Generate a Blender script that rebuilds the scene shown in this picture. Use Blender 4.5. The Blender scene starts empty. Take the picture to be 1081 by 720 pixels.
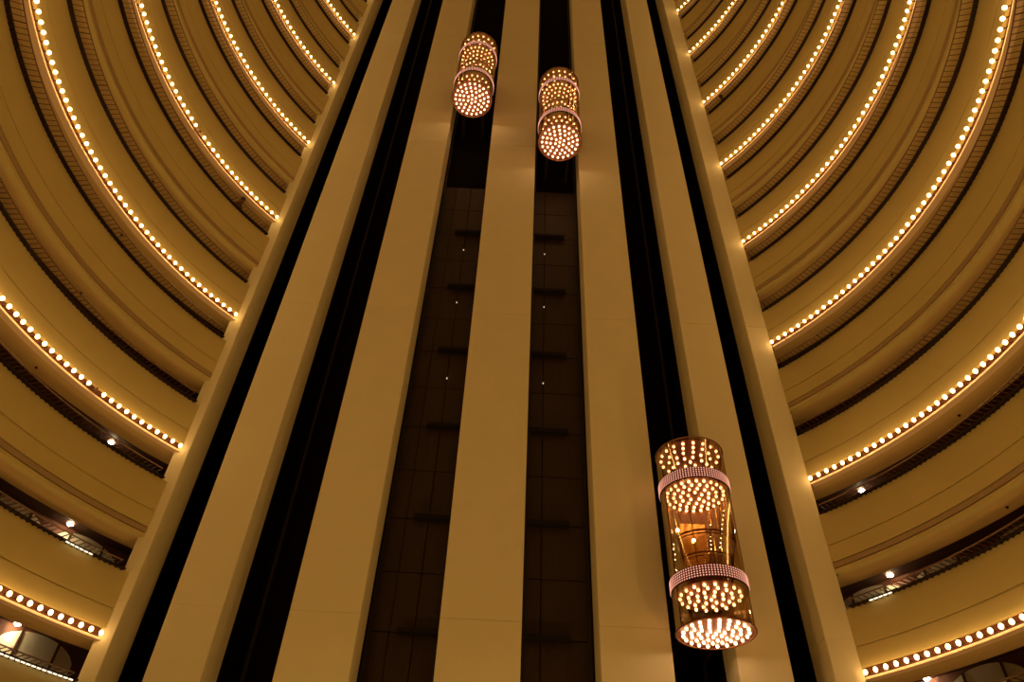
import bpy, bmesh, math, random
from mathutils import Vector, Matrix
random.seed(7)
PI = math.pi
SC = bpy.context.scene
COL = SC.collection

# ------------------------------------------------------------------ camera
F_PX, VX, VY = 783.2, 582.885, -458.482          # focal length and zenith point, in pixels of the 1081 x 720 frame
_up = Vector((VX - 540.5, VY - 360.0, F_PX)).normalized()
_fw = (Vector((0, 0, 1)) - _up * _up.z).normalized()
_rt = _fw.cross(_up)
if _rt.x < 0: _rt = -_rt
cam_d = bpy.data.cameras.new('camera'); cam = bpy.data.objects.new('camera', cam_d); COL.objects.link(cam)
cam_d.sensor_fit = 'HORIZONTAL'; cam_d.sensor_width = 36.0; cam_d.lens = F_PX * 36.0 / 1081.0
cam_d.clip_start = 0.05; cam_d.clip_end = 400
cx_, cy_, cz_ = Vector((_rt.x, _fw.x, _up.x)), -Vector((_rt.y, _fw.y, _up.y)), -Vector((_rt.z, _fw.z, _up.z))
cam.matrix_world = Matrix(((cx_.x, cy_.x, cz_.x, 0), (cx_.y, cy_.y, cz_.y, 0), (cx_.z, cy_.z, cz_.z, 0), (0, 0, 0, 1)))
SC.camera = cam

def project(p):
    c = _rt * p[0] + _fw * p[1] + _up * p[2]
    if c.z <= 0: return None
    return 540.5 + F_PX * c.x / c.z, 360 + F_PX * c.y / c.z

# ------------------------------------------------------------------ world and exposure
BULB_E = 8.4
CAB_E = 5.2
LIGHT = (1.0, 0.55, 0.18)
SOFFIT_FILL_E = 2.4                                      # added glow strips hidden behind the parapets, brightening the soffits
LOBBY_FILL_W = 62.0                                   # each of the fill lamps added on the lobby floor
SC.view_settings.view_transform = 'Standard'; SC.view_settings.look = 'None'
SC.view_settings.gamma = 1.0; SC.view_settings.use_curve_mapping = False
SC.view_settings.exposure = 0.84
w = bpy.data.worlds.new('world'); SC.world = w; w.use_nodes = True
w.node_tree.nodes['Background'].inputs[0].default_value = (0.02, 0.01, 0.004, 1)
w.node_tree.nodes['Background'].inputs[1].default_value = 0.2
LOBBY_FILL_SPOTS = [(CX0 + rr * math.cos(a), CY0 + rr * math.sin(a)) for CX0, CY0 in [(-.33, 9.5)] for rr, k in ((8.0, 7),) for a in [math.radians(20 + 360 / k * i) for i in range(k)]]
for _x, _y in LOBBY_FILL_SPOTS:
    _l = bpy.data.lights.new('lobby_fill_light', 'AREA'); _l.shape = 'DISK'; _l.size = .5; _l.energy = LOBBY_FILL_W; _l.color = (1, .55, .14); _l.spread = math.radians(130)
    _o = bpy.data.objects.new('lobby_fill_light', _l); COL.objects.link(_o); _o.location = (_x, _y, .32); _o.rotation_euler = (PI, 0, 0)
SC.cycles.use_denoising = True
SC.cycles.max_bounces = 10
SC.cycles.transparent_max_bounces = 16
SC.cycles.sample_clamp_indirect = 4.0
SC.cycles.use_light_tree = True

# ------------------------------------------------------------------ materials
def mat(name, col, rough=0.7, metal=0.0, var=0.0, scale=3.0, bump=0.0, stretch=None, spec=0.3):
    m = bpy.data.materials.new(name); m.use_nodes = True
    nt = m.node_tree; b = nt.nodes['Principled BSDF']
    b.inputs['Roughness'].default_value = rough; b.inputs['Metallic'].default_value = metal
    b.inputs['Specular IOR Level'].default_value = spec
    b.inputs['Base Color'].default_value = (*col, 1)
    if var or bump:
        tc = nt.nodes.new('ShaderNodeTexCoord'); mp = nt.nodes.new('ShaderNodeMapping')
        nt.links.new(tc.outputs['Object'], mp.inputs[0])
        if stretch: mp.inputs['Scale'].default_value = stretch
        n = nt.nodes.new('ShaderNodeTexNoise'); n.inputs['Scale'].default_value = scale; n.inputs['Detail'].default_value = 6
        nt.links.new(mp.outputs[0], n.inputs[0])
        if var:
            mx = nt.nodes.new('ShaderNodeMix'); mx.data_type = 'RGBA'
            mx.inputs[6].default_value = (*[c * (1 - var) for c in col], 1)
            mx.inputs[7].default_value = (*[min(1, c * (1 + var)) for c in col], 1)
            nt.links.new(n.outputs[0], mx.inputs[0]); nt.links.new(mx.outputs[2], b.inputs['Base Color'])
        if bump:
            bp = nt.nodes.new('ShaderNodeBump'); bp.inputs['Strength'].default_value = bump
            nt.links.new(n.outputs[0], bp.inputs['Height']); nt.links.new(bp.outputs[0], b.inputs['Normal'])
    return m

def emis(name, col, s):
    m = bpy.data.materials.new(name); m.use_nodes = True; nt = m.node_tree
    nt.nodes.remove(nt.nodes['Principled BSDF'])
    e = nt.nodes.new('ShaderNodeEmission'); e.inputs[0].default_value = (*col, 1); e.inputs[1].default_value = s
    nt.links.new(e.outputs[0], nt.nodes['Material Output'].inputs[0])
    return m

def glass(name, tint, refl=0.12, rough=0.03):
    m = bpy.data.materials.new(name); m.use_nodes = True; nt = m.node_tree
    nt.nodes.remove(nt.nodes['Principled BSDF'])
    t = nt.nodes.new('ShaderNodeBsdfTransparent'); t.inputs[0].default_value = (*tint, 1)
    g = nt.nodes.new('ShaderNodeBsdfGlossy'); g.inputs['Roughness'].default_value = rough
    g.inputs[0].default_value = (1, .85, .65, 1)
    fr = nt.nodes.new('ShaderNodeFresnel'); fr.inputs[0].default_value = 1.5
    mu = nt.nodes.new('ShaderNodeMath'); mu.operation = 'MULTIPLY_ADD'
    mu.inputs[1].default_value = 0.4; mu.inputs[2].default_value = refl * 0.3
    nt.links.new(fr.outputs[0], mu.inputs[0])
    mx = nt.nodes.new('ShaderNodeMixShader')
    nt.links.new(mu.outputs[0], mx.inputs[0]); nt.links.new(t.outputs[0], mx.inputs[1]); nt.links.new(g.outputs[0], mx.inputs[2])
    nt.links.new(mx.outputs[0], nt.nodes['Material Output'].inputs[0])
    return m

M = dict(
    pillar=mat('pillar_paint', (.80, .74, .52), .8, var=.04, scale=1.2, bump=.03),
    parapet=mat('parapet_plaster', (.62, .52, .23), .8, var=.05, scale=1.0, bump=.03),
    soffit=mat('soffit_paint', (.62, .45, .20), .8, var=.06, scale=.8),
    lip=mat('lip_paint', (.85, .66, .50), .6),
    trough=mat('trough_red', (.13, .05, .03), .6),
    strip=mat('edge_brown', (.42, .30, .17), .7), fill_strip=emis('soffit_fill_glow', (1, .52, .15), SOFFIT_FILL_E),
    iron=mat('rail_iron', (.085, .042, .026), .45, .3), iron_dark=mat('rack_dark', (.025, .012, .009), .5, .3),
    rail=mat('rail_wood', (.17, .085, .045), .35, spec=.5),
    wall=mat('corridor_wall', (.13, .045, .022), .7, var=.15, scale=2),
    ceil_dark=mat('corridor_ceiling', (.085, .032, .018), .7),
    panel=mat('arch_panel', (.70, .60, .42), .7, var=.05),
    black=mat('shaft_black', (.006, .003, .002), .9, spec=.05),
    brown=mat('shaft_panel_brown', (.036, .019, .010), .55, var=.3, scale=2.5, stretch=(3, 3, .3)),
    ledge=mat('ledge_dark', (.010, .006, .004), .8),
    steel=mat('guide_steel', (.035, .028, .022), .45, .6),
    copper=mat('copper_mirror', (.30, .12, .07), .5, .3, spec=.4),
    copper2=mat('copper_panel', (.22, .07, .045), .5, .3),
    band=mat('band_base', (.12, .03, .02), .4, .2),
    rim=mat('cab_rim', (.30, .13, .08), .35, .8),
    dark=mat('cab_dark', (.03, .016, .010), .4, .4),
    wood=mat('cab_wood', (.20, .085, .03), .35, .1, var=.2, scale=4, stretch=(4, 4, .5), spec=.6),
    gold=mat('cab_gold', (.80, .50, .16), .18, .95),
    floor=mat('lobby_floor', (.36, .26, .16), .3, var=.2, scale=.6),
    skin=mat('skin', (.55, .33, .22), .6), cloth=mat('dark_cloth', (.06, .028, .016), .8),
    hair=mat('hair', (.012, .008, .006), .7), cloth2=mat('brown_cloth', (.10, .04, .02), .8),
    spark=mat('sprinkler_metal', (.05, .025, .015), .4, .6),
    bulb=emis('bulb_glow', LIGHT, BULB_E), cabbulb=emis('cab_bulb_glow', (1, .58, .28), CAB_E),
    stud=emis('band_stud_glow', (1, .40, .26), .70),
    dead=mat('dead_bulb', (.25, .14, .08), .3),
    lamp=emis('downlight_glow', (1, .80, .46), 60), cablamp=emis('cab_lamp_glow', (1, .85, .38), 14),
    dot=emis('indicator_glow', (1, .75, .5), .45), glint=emis('rail_glint_glow', (1, .78, .48), 1.2),
    glass=glass('amber_glass', (.70, .52, .35)),
)

# ------------------------------------------------------------------ helpers
def link(o, parent=None):
    COL.objects.link(o)
    if parent is not None: o.parent = parent
    return o

def tag(o, label=None, cat=None, group=None, kind=None):
    if label: o['label'] = label
    if cat: o['category'] = cat
    if group: o['group'] = group
    if kind: o['kind'] = kind
    return o

def empty(name, loc, rz=0.0):
    o = bpy.data.objects.new(name, None); o.empty_display_size = .2; o.location = loc; o.rotation_euler.z = rz
    COL.objects.link(o); return o

class MB:
    """collects world-space geometry, origin is subtracted on build"""
    def __init__(s): s.v = []; s.f = []; s.mi = []
    def add(s, vs, fs, mi=0):
        n = len(s.v); s.v += [tuple(v) for v in vs]; s.f += [tuple(i + n for i in f) for f in fs]; s.mi += [mi] * len(fs)
        return s
    def box(s, x0, x1, y0, y1, z0, z1, mi=0):
        vs = [(x, y, z) for z in (z0, z1) for y in (y0, y1) for x in (x0, x1)]
        return s.add(vs, [(0, 2, 3, 1), (4, 5, 7, 6), (0, 1, 5, 4), (2, 6, 7, 3), (0, 4, 6, 2), (1, 3, 7, 5)], mi)
    def rev(s, prof, phis, c, closed=True, full=False, mi=0, rfun=None):
        """revolve a profile [(r,z)] over angles about c"""
        n = len(prof); vs = []
        for p in phis:
            for (r, z) in prof:
                if rfun: r = rfun(r, p)
                vs.append((c[0] + r * math.cos(p), c[1] + r * math.sin(p), c[2] + z))
        fs = []; m = len(phis)
        for i in range(m if full else m - 1):
            j = (i + 1) % m
            for k in range(n if closed else n - 1):
                l = (k + 1) % n
                fs.append((i * n + k, i * n + l, j * n + l, j * n + k))
        if closed and not full:
            fs.append(tuple(range(n))[::-1]); fs.append(tuple((m - 1) * n + k for k in range(n)))
        return s.add(vs, fs, mi)
    def disc(s, c, r, z0, z1, n=48, mi=0):
        vs = [(c[0] + r * math.cos(2 * PI * i / n), c[1] + r * math.sin(2 * PI * i / n), z) for z in (z0, z1) for i in range(n)]
        fs = [tuple(range(n))[::-1], tuple(range(n, 2 * n))] + [(i, (i + 1) % n, n + (i + 1) % n, n + i) for i in range(n)]
        return s.add(vs, fs, mi)
    def tube(s, pts, r, n=8, mi=0):
        pts = [Vector(p) for p in pts]; vs = []
        for i, p in enumerate(pts):
            a = pts[max(0, i - 1)]; b = pts[min(len(pts) - 1, i + 1)]
            d = (b - a).normalized()
            u = d.cross(Vector((0, 0, 1)))
            u = u.normalized() if u.length > 1e-4 else Vector((1, 0, 0))
            q = d.cross(u).normalized()
            for k in range(n):
                t = 2 * PI * k / n; vs.append(p + u * r * math.cos(t) + q * r * math.sin(t))
        fs = [(i * n + k, i * n + (k + 1) % n, (i + 1) * n + (k + 1) % n, (i + 1) * n + k) for i in range(len(pts) - 1) for k in range(n)]
        fs += [tuple(range(n))[::-1], tuple((len(pts) - 1) * n + k for k in range(n))]
        return s.add(vs, fs, mi)
    def ball(s, c, r, nu=8, nv=5, sz=1.0, mi=0):
        vs = [(c[0], c[1], c[2] - r * sz)]
        for j in range(1, nv):
            t = PI * j / nv
            for i in range(nu):
                a = 2 * PI * i / nu
                vs.append((c[0] + r * math.sin(t) * math.cos(a), c[1] + r * math.sin(t) * math.sin(a), c[2] - r * sz * math.cos(t)))
        vs.append((c[0], c[1], c[2] + r * sz)); L = len(vs) - 1
        fs = [(0, 1 + (i + 1) % nu, 1 + i) for i in range(nu)]
        for j in range(nv - 2):
            fs += [(1 + j * nu + i, 1 + j * nu + (i + 1) % nu, 1 + (j + 1) * nu + (i + 1) % nu, 1 + (j + 1) * nu + i) for i in range(nu)]
        b = 1 + (nv - 2) * nu
        fs += [(L, b + i, b + (i + 1) % nu) for i in range(nu)]
        return s.add(vs, fs, mi)
    def build(s, name, mats, parent=None, org=None, smooth=False):
        me = bpy.data.meshes.new(name)
        if parent is not None and org is None: org = getorg(parent)
        o3 = org or (0, 0, 0)
        me.from_pydata([(v[0] - o3[0], v[1] - o3[1], v[2] - o3[2]) for v in s.v], [], s.f)
        for m in (mats if isinstance(mats, (list, tuple)) else [mats]): me.materials.append(m)
        for p, i in zip(me.polygons, s.mi): p.material_index = i; p.use_smooth = smooth
        me.update()
        return link(bpy.data.objects.new(name, me), parent)

def getorg(o):
    v = Vector((0, 0, 0))
    while o is not None: v = v + Vector(o.location); o = o.parent
    return tuple(v)

def rng(a, b, n): return [a + (b - a) * i / n for i in range(n + 1)]

# ------------------------------------------------------------------ measures
CX, CY, R = -0.33, 11.5, 13.2             # plan of the round atrium
FRONT = 20.0                               # plane of the pillar fronts
PITCH, E0 = 3.01, 4.41                     # storey height, lower edge of the lowest balcony in view
NLEV = 18
TOP = 62.0
DEEP = 15.8                                # radius of the corridor wall
PHI_L0, PHI_R0 = math.radians(139.9), math.radians(40.1)
PHI_MID_L, PHI_MID_R = math.radians(270), math.radians(-90)

# ------------------------------------------------------------------ setting: floor, ceiling, walls
mb = MB(); mb.disc((CX, CY), 17.5, -1.8, -1.6, 96); tag(mb.build('floor', M['floor']), kind='structure')
mb = MB(); mb.disc((CX, CY), 17.5, TOP, TOP + .3, 96); tag(mb.build('ceiling', M['pillar']), kind='structure')
prof = [(DEEP, -1.6), (DEEP + .2, -1.6), (DEEP + .2, TOP), (DEEP, TOP)]
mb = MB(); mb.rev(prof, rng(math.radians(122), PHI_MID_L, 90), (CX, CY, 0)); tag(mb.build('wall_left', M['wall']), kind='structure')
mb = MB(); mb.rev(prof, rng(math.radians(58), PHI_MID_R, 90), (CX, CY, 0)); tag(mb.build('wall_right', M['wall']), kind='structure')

# pillars: (x0, x1) of the front, depth ends at 21.2
PX = [(-10.62, -10.15), (-8.98, -7.53), (-5.70, -3.76), (-1.58, .67), (2.79, 4.73), (6.45, 7.88), (8.98, 9.80)]
BACK = 21.2
# wall behind: black fins behind each pillar and a far wall
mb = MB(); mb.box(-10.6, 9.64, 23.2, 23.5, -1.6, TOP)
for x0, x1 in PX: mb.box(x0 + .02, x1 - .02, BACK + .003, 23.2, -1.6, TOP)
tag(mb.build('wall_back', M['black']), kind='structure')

PL = ['narrow cream corner pillar at the left edge of the lift wall, lit by the bulb row ends',
      'cream pillar between the narrow black slot and the wide black shaft on the left',
      'broad cream pillar left of the brown panelled shaft of the upper left glass lift',
      'widest cream pillar in the centre, between the two brown panelled shafts with lifts at top',
      'broad cream pillar between the second brown panelled shaft and the shaft of the lowest glass lift',
      'cream pillar right of the lowest glass lift, beside the narrow black slot on the right',
      'narrow cream corner pillar at the right edge of the lift wall where right balconies end']
for i, (x0, x1) in enumerate(PX):
    t = empty('pillar', ((x0 + x1) / 2, FRONT, -1.6)); tag(t, PL[i], 'pillar', 'cream pillars of the lift wall')
    mb = MB(); b = .02
    # bevelled prism with thin horizontal board joints
    vs = []; zs = [-1.6]
    z = 8.5
    while z < TOP: zs += [z - .012, z - .012, z + .012, z + .012]; z += 12.04
    zs.append(TOP)
    rings = []
    for k, zz in enumerate(zs):
        ins = .012 if (k % 4 in (2, 3) and 0 < k < len(zs) - 1) else 0
        rings.append([(x0 + ins, BACK, zz), (x0 + ins, FRONT + b, zz), (x0 + b, FRONT + ins, zz), (x1 - b, FRONT + ins, zz), (x1 - ins, FRONT + b, zz), (x1 - ins, BACK, zz)])
    for r_ in rings: vs += r_
    fs = []
    for k in range(len(rings) - 1):
        for j in range(6): fs.append((k * 6 + j, k * 6 + (j + 1) % 6, (k + 1) * 6 + (j + 1) % 6, (k + 1) * 6 + j))
    fs += [tuple(range(6)), tuple((len(rings) - 1) * 6 + j for j in range(6))[::-1]]
    mb.add(vs, fs); mb.build('shaft_casing', M['pillar'], t)

# ------------------------------------------------------------------ lift shafts
def shaft(x0, x1, label, panels, led=None, ztop=0):
    t = empty('elevator_shaft', ((x0 + x1) / 2, 21.3, -1.6)); tag(t, label, 'lift shaft', 'lift shafts between the pillars')
    if panels:
        z = 8.62 - 3.7 * 2
        k = 0
        while z < ztop:
            seam = led[0] + (led[1] - led[0]) * .38
            m = MB()
            yb = 21.45
            for a, b_ in ((x0, led[0] - .25), (led[0] - .23, seam - .015), (seam + .015, x1)):
                if b_ - a < .05: continue
                m.box(a, b_, yb, yb + .05, z + .02, z + 1.83); m.box(a, b_, yb, yb + .05, z + 1.86, z + 3.68)
            m.box(x0, x1, yb + .052, yb + .1, z, z + 3.7, 1)
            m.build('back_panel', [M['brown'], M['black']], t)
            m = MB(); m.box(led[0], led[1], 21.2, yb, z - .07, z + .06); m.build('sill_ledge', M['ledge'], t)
            if k in (5, 6, 7):
                m = MB(); zz = z - .9 - .25 * (k % 3); m.box(seam - .02, seam + .02, yb - .03, yb, zz, zz + .06); m.build('indicator_light', M['dot'], t)
            z += 3.7; k += 1
    else:
        m = MB(); m.box(x0, x1, 22.6, 22.7, -1.6, TOP); m.build('back_panel', M['black'], t)
    if panels:
        m = MB(); m.box(x0, x1, 21.45, 21.55, z + .02, TOP); m.build('upper_shade', M['black'], t)  # black sheet standing in for the shadow in the upper shaft
    for fx in (.22, .80) if not panels else (.03, .97):
        xc = x0 + (x1 - x0) * fx
        m = MB()
        yy = 22.0 if not panels else 21.25
        m.box(xc - .05, xc + .05, yy, yy + .02, -1.6, TOP); m.box(xc - .01, xc + .01, yy - .07, yy, -1.6, TOP)
        m.build('guide_rail', M['steel'], t)
    return t
shaft(-7.50, -5.72, 'wide empty pitch black shaft, the left one without any lift cab', False)
shaft(-3.74, -1.60, 'shaft with dark brown panels and ledges below the upper left glass lift', True, (-2.87, -1.62), 30)
shaft(.69, 2.77, 'shaft with dark brown panels and ledges below the second glass lift near top centre', True, (.72, 2.15), 28)
shaft(4.75, 6.43, 'dark shaft with guide rails behind and above the lowest, nearest glass lift', False)

for k, (ux, uy) in enumerate(LOBBY_FILL_SPOTS):  # lamps added out of view to light the atrium and soffits from below
    t = empty('added_uplighter', (ux, uy, -1.6)); tag(t, 'added bowl uplighter, unseen fill light on the lobby floor below the balconies', 'added fill lamp', 'added lobby fill lamps')
    m = MB(); m.disc((ux, uy), .22, -1.6, -1.56, 24); m.build('added_uplighter_base', M['iron'], t)
    m = MB(); m.tube([(ux, uy, -1.56), (ux, uy, .1)], .025, 8); m.build('added_uplighter_pole', M['iron'], t)
    m = MB(); m.rev([(.02, .10), (.20, .14), (.30, .24), (.30, .26), (.19, .16), (.02, .12)], rng(0, 2 * PI, 24)[:-1], (ux, uy, 0), full=True); m.build('added_uplighter_bowl', M['iron'], t)

# ------------------------------------------------------------------ bulb meshes shared by all copies
def ball_mesh(name, r, nu, nv, sz, m):
    b = MB(); b.ball((0, 0, 0), r, nu, nv, sz); me = bpy.data.meshes.new(name)
    me.from_pydata(b.v, [], b.f); me.materials.append(m)
    for p in me.polygons: p.use_smooth = True
    return me
RB = .059
bulb_me = ball_mesh('bulb', RB, 8, 6, 1.2, M['bulb'])
dead_me = ball_mesh('dead_bulb', RB, 8, 6, 1.1, M['dead'])
cab_bulb_me = ball_mesh('bulb', .045, 8, 6, 1.0, M['cabbulb'])

# ------------------------------------------------------------------ balconies
ORD = ['lowest', 'second', 'third', 'fourth', 'fifth', 'sixth', 'seventh', 'eighth', 'ninth', 'tenth']
def balcony(n, side):
    e = E0 + PITCH * n; lit = n % 2 == 1
    p0, p1 = (PHI_L0, PHI_MID_L) if side == 'left' else (PHI_R0, PHI_MID_R)
    sg = 1 if p1 > p0 else -1
    C3 = (CX, CY, e)
    mid = (p0 + p1) / 2
    t = empty('balcony', (CX + R * math.cos(mid), CY + R * math.sin(mid), e))
    k = n // 2
    if lit:
        lab = f'{side} cream balcony edged with glowing bulbs, {ORD[k]} bulb row from the bottom'
    elif k == 0:
        lab = f'unlit curved {side} balcony in the bottom {side} corner, under the lowest bulb row'
    else:
        lab = f'unlit curved cream {side} balcony just above the {ORD[k - 1]} bulb row from the bottom'
    tag(t, lab, 'balcony', 'curved balconies on the ' + side)
    N = 90
    ph = rng(p0, p1, N)
    f = MB()
    fb = .32 if lit else .335
    f.rev([(13.42, 1.9), (13.2, 1.9), (13.2, .875), (13.235, .875), (13.235, .835), (13.2, .835), (13.2, fb), (13.42, fb)], ph, C3)
    f.build('parapet', M['parapet'], t)
    cv = MB(); cv.rev([(13.44, 1.88), (13.51, 1.88)], rng(p0, p1, 45), C3, closed=False, mi=0)
    cv.rev([(13.43, 1.85), (13.51, 1.85), (13.51, 1.87), (13.43, 1.87)], rng(p0, p1, 45), C3, mi=1)
    cv.build('soffit_fill', [M['fill_strip'], M['trough']], t)  # added glow strip, hidden by the parapet, lights the soffit above
    tr = MB(); tr.rev([(13.42, .318), (13.29, .318), (13.29, .062), (13.42, .062)] if lit else [(13.42, .333), (13.26, .333), (13.26, .30), (13.203, .30), (13.203, .15), (13.26, .15), (13.26, .112), (13.42, .112)], ph, C3)
    if lit:
        for i in range(int((abs(p1 - p0) - .012) / (.291 / 13.19)) + 1):
            p = p0 + sg * (.010 + i * .291 / 13.19); c_, s_ = math.cos(p), math.sin(p)
            tr.tube([(CX + 13.30 * c_, CY + 13.30 * s_, e + .17), (CX + 13.10 * c_, CY + 13.10 * s_, e + .13)], .022, 5)
    tro = tr.build('light_trough' if lit else 'edge_strip', M['trough'] if lit else M['strip'], t)
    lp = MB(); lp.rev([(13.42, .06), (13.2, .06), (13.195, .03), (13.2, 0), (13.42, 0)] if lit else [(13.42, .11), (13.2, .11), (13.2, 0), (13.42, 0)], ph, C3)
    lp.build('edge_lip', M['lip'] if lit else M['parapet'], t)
    # soffit and floor slab run on behind the corner pillar
    x_lim = abs((PX[0][0] if side == 'left' else PX[6][1]) - CX) + .01
    ext = math.radians(50) * sg * -1
    ph2 = rng(p0 + ext * .62 * 0, p1, N)
    lim = math.acos(x_lim / DEEP); lim = (PI - lim) if side == 'left' else lim
    ph_all = rng(lim, p0, 10)[:-1] + ph
    rf = lambda r, p: min(DEEP - .01, max(r, x_lim / max(.05, abs(math.cos(p))))) if (p < p0 if side == 'left' else p > p0) else r
    s = MB(); s.rev([(13.42, 0), (14.15, 0), (14.15, .56), (14.1, .56), (14.1, .04), (13.42, .04)], ph_all, C3, rfun=rf)
    so = s.build('soffit', M['soffit'], t)
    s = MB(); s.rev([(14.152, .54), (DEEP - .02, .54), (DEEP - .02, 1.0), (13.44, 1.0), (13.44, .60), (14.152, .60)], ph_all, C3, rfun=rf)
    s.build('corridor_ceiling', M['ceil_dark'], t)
    # iron rack that juts out over the void at the top of the parapet
    pb = p0 + sg * math.radians(.8); pr = p0 + sg * math.radians(2.15 if side == 'left' else 1.25)
    rl = MB(); rl.rev([(13.07, 1.90), (13.26, 1.90), (13.26, 1.935), (13.07, 1.935)], rng(pb, p1, N), C3)
    L = abs(p1 - p0) * 13.0; nt = int(L / .17)
    for i in range(nt + 1):
        p = pb + (p1 - pb) * (i + .5) / (nt + 1); c, s_ = math.cos(p), math.sin(p)
        vs = [(CX + rr * c - u * s_, CY + rr * s_ + u * c, e + z) for z in (1.868, 1.90) for rr, u in ((13.12, -.02), (13.19, -.02), (13.19, .02), (13.12, .02))]
        rl.add(vs, [(0, 1, 2, 3), (0, 1, 5, 4), (1, 2, 6, 5), (2, 3, 7, 6), (3, 0, 4, 7)])
    rail = rl.build('railing_rack', M['iron_dark'], t)
    h = MB(); h.rev([(12.77 + .02 * math.cos(a), 1.955 + .02 * math.sin(a)) for a in rng(0, 2 * PI, 6)[:-1]], rng(pr, p1, N), C3)
    h.build('rim_rail', M['rail'], rail, org=getorg(rail))
    h = MB(); nb = int(L / .17)
    for i in range(nb + 1):
        p = pr + (p1 - pr) * (i + .1) / (nb + 1)
        c, s_ = math.cos(p), math.sin(p); wt = .0065 if i % 10 else .012
        vs = [(CX + rr * c - b_ * s_, CY + rr * s_ + b_ * c, e + z) for rr in (12.77, 13.10) for b_, z in ((-wt, 1.925), (wt, 1.925), (wt, 1.945), (-wt, 1.945))]
        h.add(vs, [(0, 1, 5, 4), (1, 2, 6, 5), (2, 3, 7, 6), (3, 0, 4, 7)])
    tag(h.build('rungs', M['iron'], rail, org=getorg(rail)), kind='stuff')
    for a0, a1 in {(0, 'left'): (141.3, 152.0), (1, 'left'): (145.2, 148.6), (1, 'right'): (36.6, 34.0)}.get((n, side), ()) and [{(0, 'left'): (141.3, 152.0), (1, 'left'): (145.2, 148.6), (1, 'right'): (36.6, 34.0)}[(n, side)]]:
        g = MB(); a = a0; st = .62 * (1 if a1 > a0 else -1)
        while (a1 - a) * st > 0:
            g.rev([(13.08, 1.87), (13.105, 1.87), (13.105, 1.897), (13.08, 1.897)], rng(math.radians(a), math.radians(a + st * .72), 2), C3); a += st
        g.build('rail_glint', M['glint'], rail, org=getorg(rail))  # glowing dashes stand in for downlight glints along the rack
    # sprinklers in the soffit
    for dg in ((20.5, 41.5) if n % 2 else (20.9, 40.0)):
        p = p0 + sg * math.radians(dg - (0 if n != 3 or side == 'right' else 0))
        sp = MB(); c = (CX + 13.85 * math.cos(p), CY + 13.85 * math.sin(p), 0)
        sp.disc(c, .045, e - .015, e, 12); sp.disc(c, .02, e - .05, e - .015, 8)
        sp.build('sprinkler', M['spark'], so)
    # bulbs
    if lit:
        to = getorg(tro); dphi = .291 / 13.19
        cnt = int((abs(p1 - p0) - .012) / dphi) + 1
        rest = MB(); shown = 0
        for i in range(cnt):
            p = p0 + sg * (.010 + i * dphi)
            pos = Vector((CX + 13.06 * math.cos(p), CY + 13.06 * math.sin(p), e + .125))
            q = project(pos)
            vis = q is not None and -20 < q[0] < 1101 and -20 < q[1] < 740
            dead = (side == 'left' and ((n == 7 and abs(math.degrees(p) - 160.6) < .63) or (n == 3 and abs(math.degrees(p) - 154.9) < .63)))
            if vis and shown < 100:
                shown += 1
                o = bpy.data.objects.new('bulb', dead_me if dead else bulb_me); link(o, tro)
                o.location = pos - Vector(to)
                if dead: o['label'] = 'burnt out bulb'
            else:
                rest.ball(pos, RB, 5, 3, 1.1)
        if rest.v: tag(rest.build('bulb', M['bulb'], tro, org=to, smooth=True), kind='stuff')
    return t

for n in range(NLEV):
    for side in ('left', 'right'): balcony(n, side)

# ------------------------------------------------------------------ arched niches and downlights in the low corridors
def arch(phi, e, label):
    """cream segment-arched panel on the curved corridor wall, with two mullions"""
    t = empty('arched_panel', (CX + (DEEP - .05) * math.cos(phi), CY + (DEEP - .05) * math.sin(phi), e - 2.0))
    tag(t, label, 'wall panel', 'arched panels on the corridor wall')
    half = math.radians(3.95); top = .51; rise = .46
    m = MB(); pr = []
    n = 16
    vs = []
    for rr in (DEEP - .04, DEEP - .002):
        for i in range(n + 1):
            u = -1 + 2 * i / n; a = phi + u * half
            zt = e + top - rise * (1 - math.sqrt(max(0, 1 - (u * .97) ** 2))) / (1 - math.sqrt(1 - .97 ** 2))
            for z in (e - 2.0, zt): vs.append((CX + rr * math.cos(a), CY + rr * math.sin(a), z))
    b = 2 * (n + 1); fs = []
    for i in range(n):
        fs += [(2 * i, 2 * i + 2, 2 * i + 3, 2 * i + 1), (b + 2 * i, b + 2 * i + 1, b + 2 * i + 3, b + 2 * i + 2), (2 * i + 1, 2 * i + 3, b + 2 * i + 3, b + 2 * i + 1)]
    m.add(vs, fs); m.build('panel', M['panel'], t)
    for s_ in (-1, 1):
        a = phi + s_ * math.radians(1.95)
        mm = MB(); mm.rev([(DEEP - .075, e - 2.0), (DEEP - .041, e - 2.0), (DEEP - .041, e + .44), (DEEP - .075, e + .44)], rng(a - .0021, a + .0021, 1), (CX, CY, 0))
        mm.build('mullion', M['iron'], t)
NM = {0: 'lowest', 1: 'second lowest', 2: 'third lowest'}
for n in (0, 1, 2):
    e = E0 + PITCH * (n + 1)
    for k in range(4):
        for side, ph0, sg in (('left', 141.9, 1), ('right', 41.0, -1)):
            nx = ['nearest the corner pillar', 'second from the corner pillar', 'third from the corner pillar', 'fourth from the corner pillar'][k]
            arch(math.radians(ph0 + sg * 8.7 * k), e, f'cream arched panel in the {NM[n]} {side} corridor, {nx}')
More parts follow.
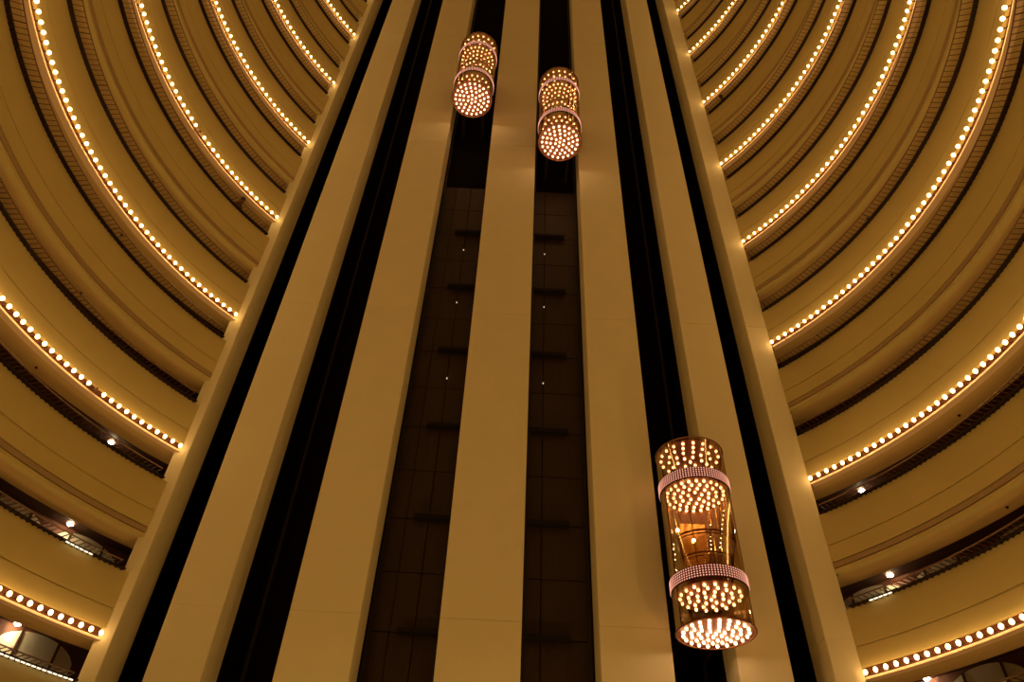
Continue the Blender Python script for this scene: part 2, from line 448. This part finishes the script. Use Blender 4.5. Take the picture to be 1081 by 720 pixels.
for n in (0, 1, 2):
    e = E0 + PITCH * (n + 1)
    for side, pd in (('left', 144.9), ('right', 37.6)):
        p = math.radians(pd); c = (CX + (15.6 if n == 0 else 15.45) * math.cos(p), CY + (15.6 if n == 0 else 15.45) * math.sin(p), e + .515)
        t = empty('downlight', c); tag(t, f'small bright round downlight in the ceiling of the {NM[n]} {side} corridor', 'downlight', 'corridor downlights')
        m = MB(); m.rev([(.075, -.02), (.11, -.02), (.11, 0), (.075, 0)], rng(0, 2 * PI, 20)[:-1], c, full=True); m.build('trim_ring', M['rail'], t)
        m = MB(); m.ball((c[0], c[1], c[2] - .02), .09, 12, 6, .5); m.build('lens', M['lamp'], t, smooth=True)
        ld = bpy.data.lights.new('downlight_beam', 'SPOT'); ld.energy = 26 if n == 0 else 14; ld.color = (1, .74, .42); ld.spot_size = 1.9; ld.spot_blend = .6; ld.shadow_soft_size = .06
        lo = bpy.data.objects.new('downlight_beam', ld); link(lo, t); lo.location = (0, 0, -.08)
        lo.rotation_euler = (0, 0, 0)

# ------------------------------------------------------------------ glass lift cabs
RING = [(.84, 21), (.63, 16), (.44, 11), (.22, 6), (0, 1)]
def cab(x, y, z, label, full=True):
    t = empty('glass_elevator', (x, y, z)); tag(t, label, 'lift', 'glass lift cabs studded with bulbs')
    c = (x, y, z); R1 = 1.0; fullc = rng(0, 2 * PI, 64)[:-1]
    def disc(name, zz, r, th, rings, ind, m=M['copper']):
        d = MB(); d.disc((x, y), r, z + zz, z + zz + th, 64); o = d.build(name, m, t); og = getorg(o)
        rest = MB()
        for j, (rr, cnt) in enumerate(rings):
            for i in range(cnt):
                a = 2 * PI * (i + .5 * (j % 2)) / cnt + .1
                pos = Vector((x + rr * r * math.cos(a), y + rr * r * math.sin(a), z + zz - .035))
                if ind:
                    b = bpy.data.objects.new('bulb', cab_bulb_me); link(b, o); b.location = pos - Vector(og)
                else: rest.ball(pos, .045, 7, 5)
        if not ind: tag(rest.build('bulb', M['cabbulb'], o, org=og, smooth=True), kind='stuff')
        return o
    disc('bottom_disc', .06, .985, .04, RING, True)
    disc('floor_disc', 1.02, .93, .10, [(.85, 18), (.62, 14), (.38, 8), (.14, 3)], True)
    disc('cabin_ceiling', 4.12, .93, .06, [(.88, 24), (.66, 17), (.44, 11), (.22, 5)], False)
    disc('top_disc', 5.42, .97, .05, [(.88, 18), (.64, 13), (.40, 8), (.15, 3)], False, M['copper2'])
    # rims
    for nm, zz, r_ in (('bottom_rim', 0.03, .028), ('top_rim', 5.5, .024)):
        m = MB(); m.rev([(R1 + r_ * math.cos(a), zz + r_ * math.sin(a)) for a in rng(0, 2 * PI, 8)[:-1]], fullc, c, full=True)
        m.build(nm, M['rim'], t, smooth=True)
    # glass shells
    for nm, z0, z1 in (('skirt_glass', .05, 1.10), ('cabin_glass', 1.45, 4.10), ('crown_glass', 4.45, 5.48)):
        m = MB(); m.rev([(R1, z0), (R1, z1)], fullc, c, closed=False, full=True); m.build(nm, M['glass'], t, smooth=True)
    # beaded bands
    for z0 in (1.10, 4.10):
        m = MB(); m.rev([(1.0, z0), (1.02, z0), (1.02, z0 + .35), (1.0, z0 + .35)], fullc, c, full=True)
        band = m.build('beaded_band', M['band'], t); og = getorg(band)
        m = MB()
        nb = 84
        for j in range(5):
            zz = z0 + .045 + j * .065
            for i in range(nb):
                a = 2 * PI * i / nb; ca, sa = math.cos(a), math.sin(a)
                w2, h2 = .018, .016
                vs = []
                for (rr, s_) in ((1.019, 1.0), (1.034, .6)):
                    for u, v in ((-1, -1), (1, -1), (1, 1), (-1, 1)):
                        vs.append((x + rr * ca - u * w2 * s_ * sa, y + rr * sa + u * w2 * s_ * ca, z + zz + v * h2 * s_))
                m.add(vs, [(4, 5, 6, 7), (0, 1, 5, 4), (1, 2, 6, 5), (2, 3, 7, 6), (3, 0, 4, 7)])
        tag(m.build('bead', M['stud'], band, org=og), kind='stuff')
    # glass mullions
    for a in (-150, -118, -62, -30):
        a = math.radians(a); p = (x + .985 * math.cos(a), y + .985 * math.sin(a))
        m = MB(); m.tube([(p[0], p[1], z + .08), (p[0], p[1], z + 1.05)], .010, 6); m.tube([(p[0], p[1], z + 1.45), (p[0], p[1], z + 4.1)], .010, 6); m.tube([(p[0], p[1], z + 4.45), (p[0], p[1], z + 5.45)], .010, 6)
        m.build('mullion', M['dark'], t)
    # cabin: curved rear wall with wood, gold door, handrails
    m = MB(); m.rev([(.88, 1.2), (.93, 1.2), (.93, 4.1), (.88, 4.1)], rng(math.radians(-8), math.radians(188), 36), c)
    m.build('rear_wall', M['wood'], t, smooth=False)
    m = MB()
    m.box(x - .38, x - .01, y + .74, y + .78, z + 1.4, z + 3.6); m.box(x + .01, x + .38, y + .74, y + .78, z + 1.4, z + 3.6)
    m.build('cab_door', M['gold'], t)
    for a in (8, 22, 36, 50, 130, 144, 158, 172):
        a = math.radians(a); m = MB(); m.tube([(x + .87 * math.cos(a), y + .87 * math.sin(a), z + 1.45), (x + .87 * math.cos(a), y + .87 * math.sin(a), z + 4.0)], .016, 6)
        m.build('wall_trim', M['gold'], t)
    m = MB(); m.disc((x, y), .97, z + 1.32, z + 1.40, 64); m.build('cab_floor', M['dark'], t)
    front = rng(math.radians(-172), math.radians(-8), 32)
    for zz, rr, w_ in ((2.50, .90, .030), (2.40, .90, .018), (1.86, .88, .026), (1.76, .88, .016)):
        m = MB(); m.tube([(x + rr * math.cos(a), y + rr * math.sin(a), z + zz) for a in front], w_, 8)
        m.build('handrail', M['rim'], t, smooth=True)
    for a in (-160, -90, -20):
        a = math.radians(a); m = MB(); m.tube([(x + .89 * math.cos(a), y + .89 * math.sin(a), z + 1.4), (x + .89 * math.cos(a), y + .89 * math.sin(a), z + 2.5)], .014, 6)
        m.build('rail_post', M['dark'], t)
    for (dx, dz, r_) in ((-.46, 3.35, .05), (-.02, 3.05, .045)):
        m = MB(); m.ball((x + dx, y + .70, z + dz), r_ * 1.1, 10, 7); m.build('cabin_lamp', M['cablamp'], t, smooth=True)
    m = MB()
    for i in range(9): m.ball((x + .62 + .02 * i, y + .42 - .05 * i, z + 2.7 + .12 * i), .013, 6, 4)
    for i in range(7): m.ball((x + .42 + .015 * i, y + .62, z + 2.75 + .13 * i), .012, 6, 4)
    for i in range(8): m.ball((x - .72 + .02 * (i % 2), y + .40, z + 1.6 + .16 * i), .016, 6, 4)
    tag(m.build('light_chain', M['cablamp'], t, smooth=True), kind='stuff')
    # rear carriage that runs on the guide rails
    m = MB()
    m.box(x - .55, x + .55, y + .96, y + 1.04, z + .3, z + 5.2)
    for sx in (-.5, .5):
        m.box(x + sx - .06, x + sx + .06, y + 1.04, 21.9 if not full else 21.15, z + .5, z + .7); m.box(x + sx - .06, x + sx + .06, y + 1.04, 21.9 if not full else 21.15, z + 4.7, z + 4.9)
    m.build('carriage', M['dark'], t)
    return t
cab(-2.64, 18.66, 34.45, 'round glass lift glowing with bulbs, upper left and highest of the three')
cab(1.75, 18.60, 30.75, 'round glass lift glowing with bulbs, just right of the central pillar near the top')
cab(5.60, 18.70, 7.87, 'nearest and largest round glass lift with beaded bands, low on the right', False)

# ------------------------------------------------------------------ two people at the railings
def person(phi, e, r, label, cloth, flip=1):
    px, py, pz = CX + r * math.cos(phi), CY + r * math.sin(phi), e + 1.0
    t = empty('person', (px, py, pz), phi + PI / 2)       # local -y ... faces the void (towards the centre: local +y is outward after rotation)
    tag(t, label, 'person', 'people at the railings')
    # joints in local coordinates; the void lies at local +Y
    J = [(0, -.04, .95), (0, .10, 1.2), (0, .27, 1.42), (0, .36, 1.52), (0, .44, 1.60), (0, .46, 1.70),
         (-.17, .25, 1.38), (-.28, .18, 1.12), (-.15, .34, .96), (.17, .25, 1.38), (.28, .18, 1.12), (.15, .34, .96),
         (-.09, 0, .9), (-.10, .02, .48), (-.10, -.02, .07), (-.10, .10, .03), (.09, 0, .9), (.11, .02, .48), (.11, -.02, .07), (.11, .10, .03)]
    Rr = [.14, .14, .15, .06, .085, .085, .06, .045, .035, .06, .045, .035, .09, .06, .045, .03, .09, .06, .045, .03]
    E = [(0, 1), (1, 2), (2, 3), (3, 4), (4, 5), (2, 6), (6, 7), (7, 8), (2, 9), (9, 10), (10, 11), (0, 12), (12, 13), (13, 14), (14, 15), (0, 16), (16, 17), (17, 18), (18, 19)]
    me = bpy.data.meshes.new('body'); me.from_pydata(J, E, []); me.materials.append(cloth); me.materials.append(M['skin'])
    o = link(bpy.data.objects.new('body', me), t)
    sk = o.modifiers.new('skin', 'SKIN'); sl = me.skin_vertices[0].data
    for i, q in enumerate(Rr): sl[i].radius = (q, q)
    sl[0].use_root = True
    ss = o.modifiers.new('sub', 'SUBSURF'); ss.levels = 1; ss.render_levels = 1
    h = MB(); h.ball((0, .43, 1.71), .105, 10, 7, 1.1); h.build('hair', M['hair'], t, org=(0, 0, 0), smooth=True)
    for s_ in (-1, 1):
        g = MB(); bx = s_ * .15
        for f in range(4): g.tube([(bx + (f - 1.5) * .02, .34, .96), (bx + (f - 1.5) * .022, .41, .94 + .004 * f), (bx + (f - 1.5) * .022, .44, .925)], .009, 5)
        g.tube([(bx - s_ * .03, .34, .955), (bx - s_ * .055, .38, .94)], .011, 5)
        g.build('hand', M['skin'], t, org=(0, 0, 0), smooth=True)
person(math.radians(147.3), E0 + 6 * PITCH, 13.68, 'small dark figure leaning at the left railing, under the fourth bulb row from the bottom', M['cloth2'])
person(math.radians(35.6), E0 + 10 * PITCH, 13.68, 'small dark figure at the right railing close under a bulb row, upper right of lifts', M['cloth'])
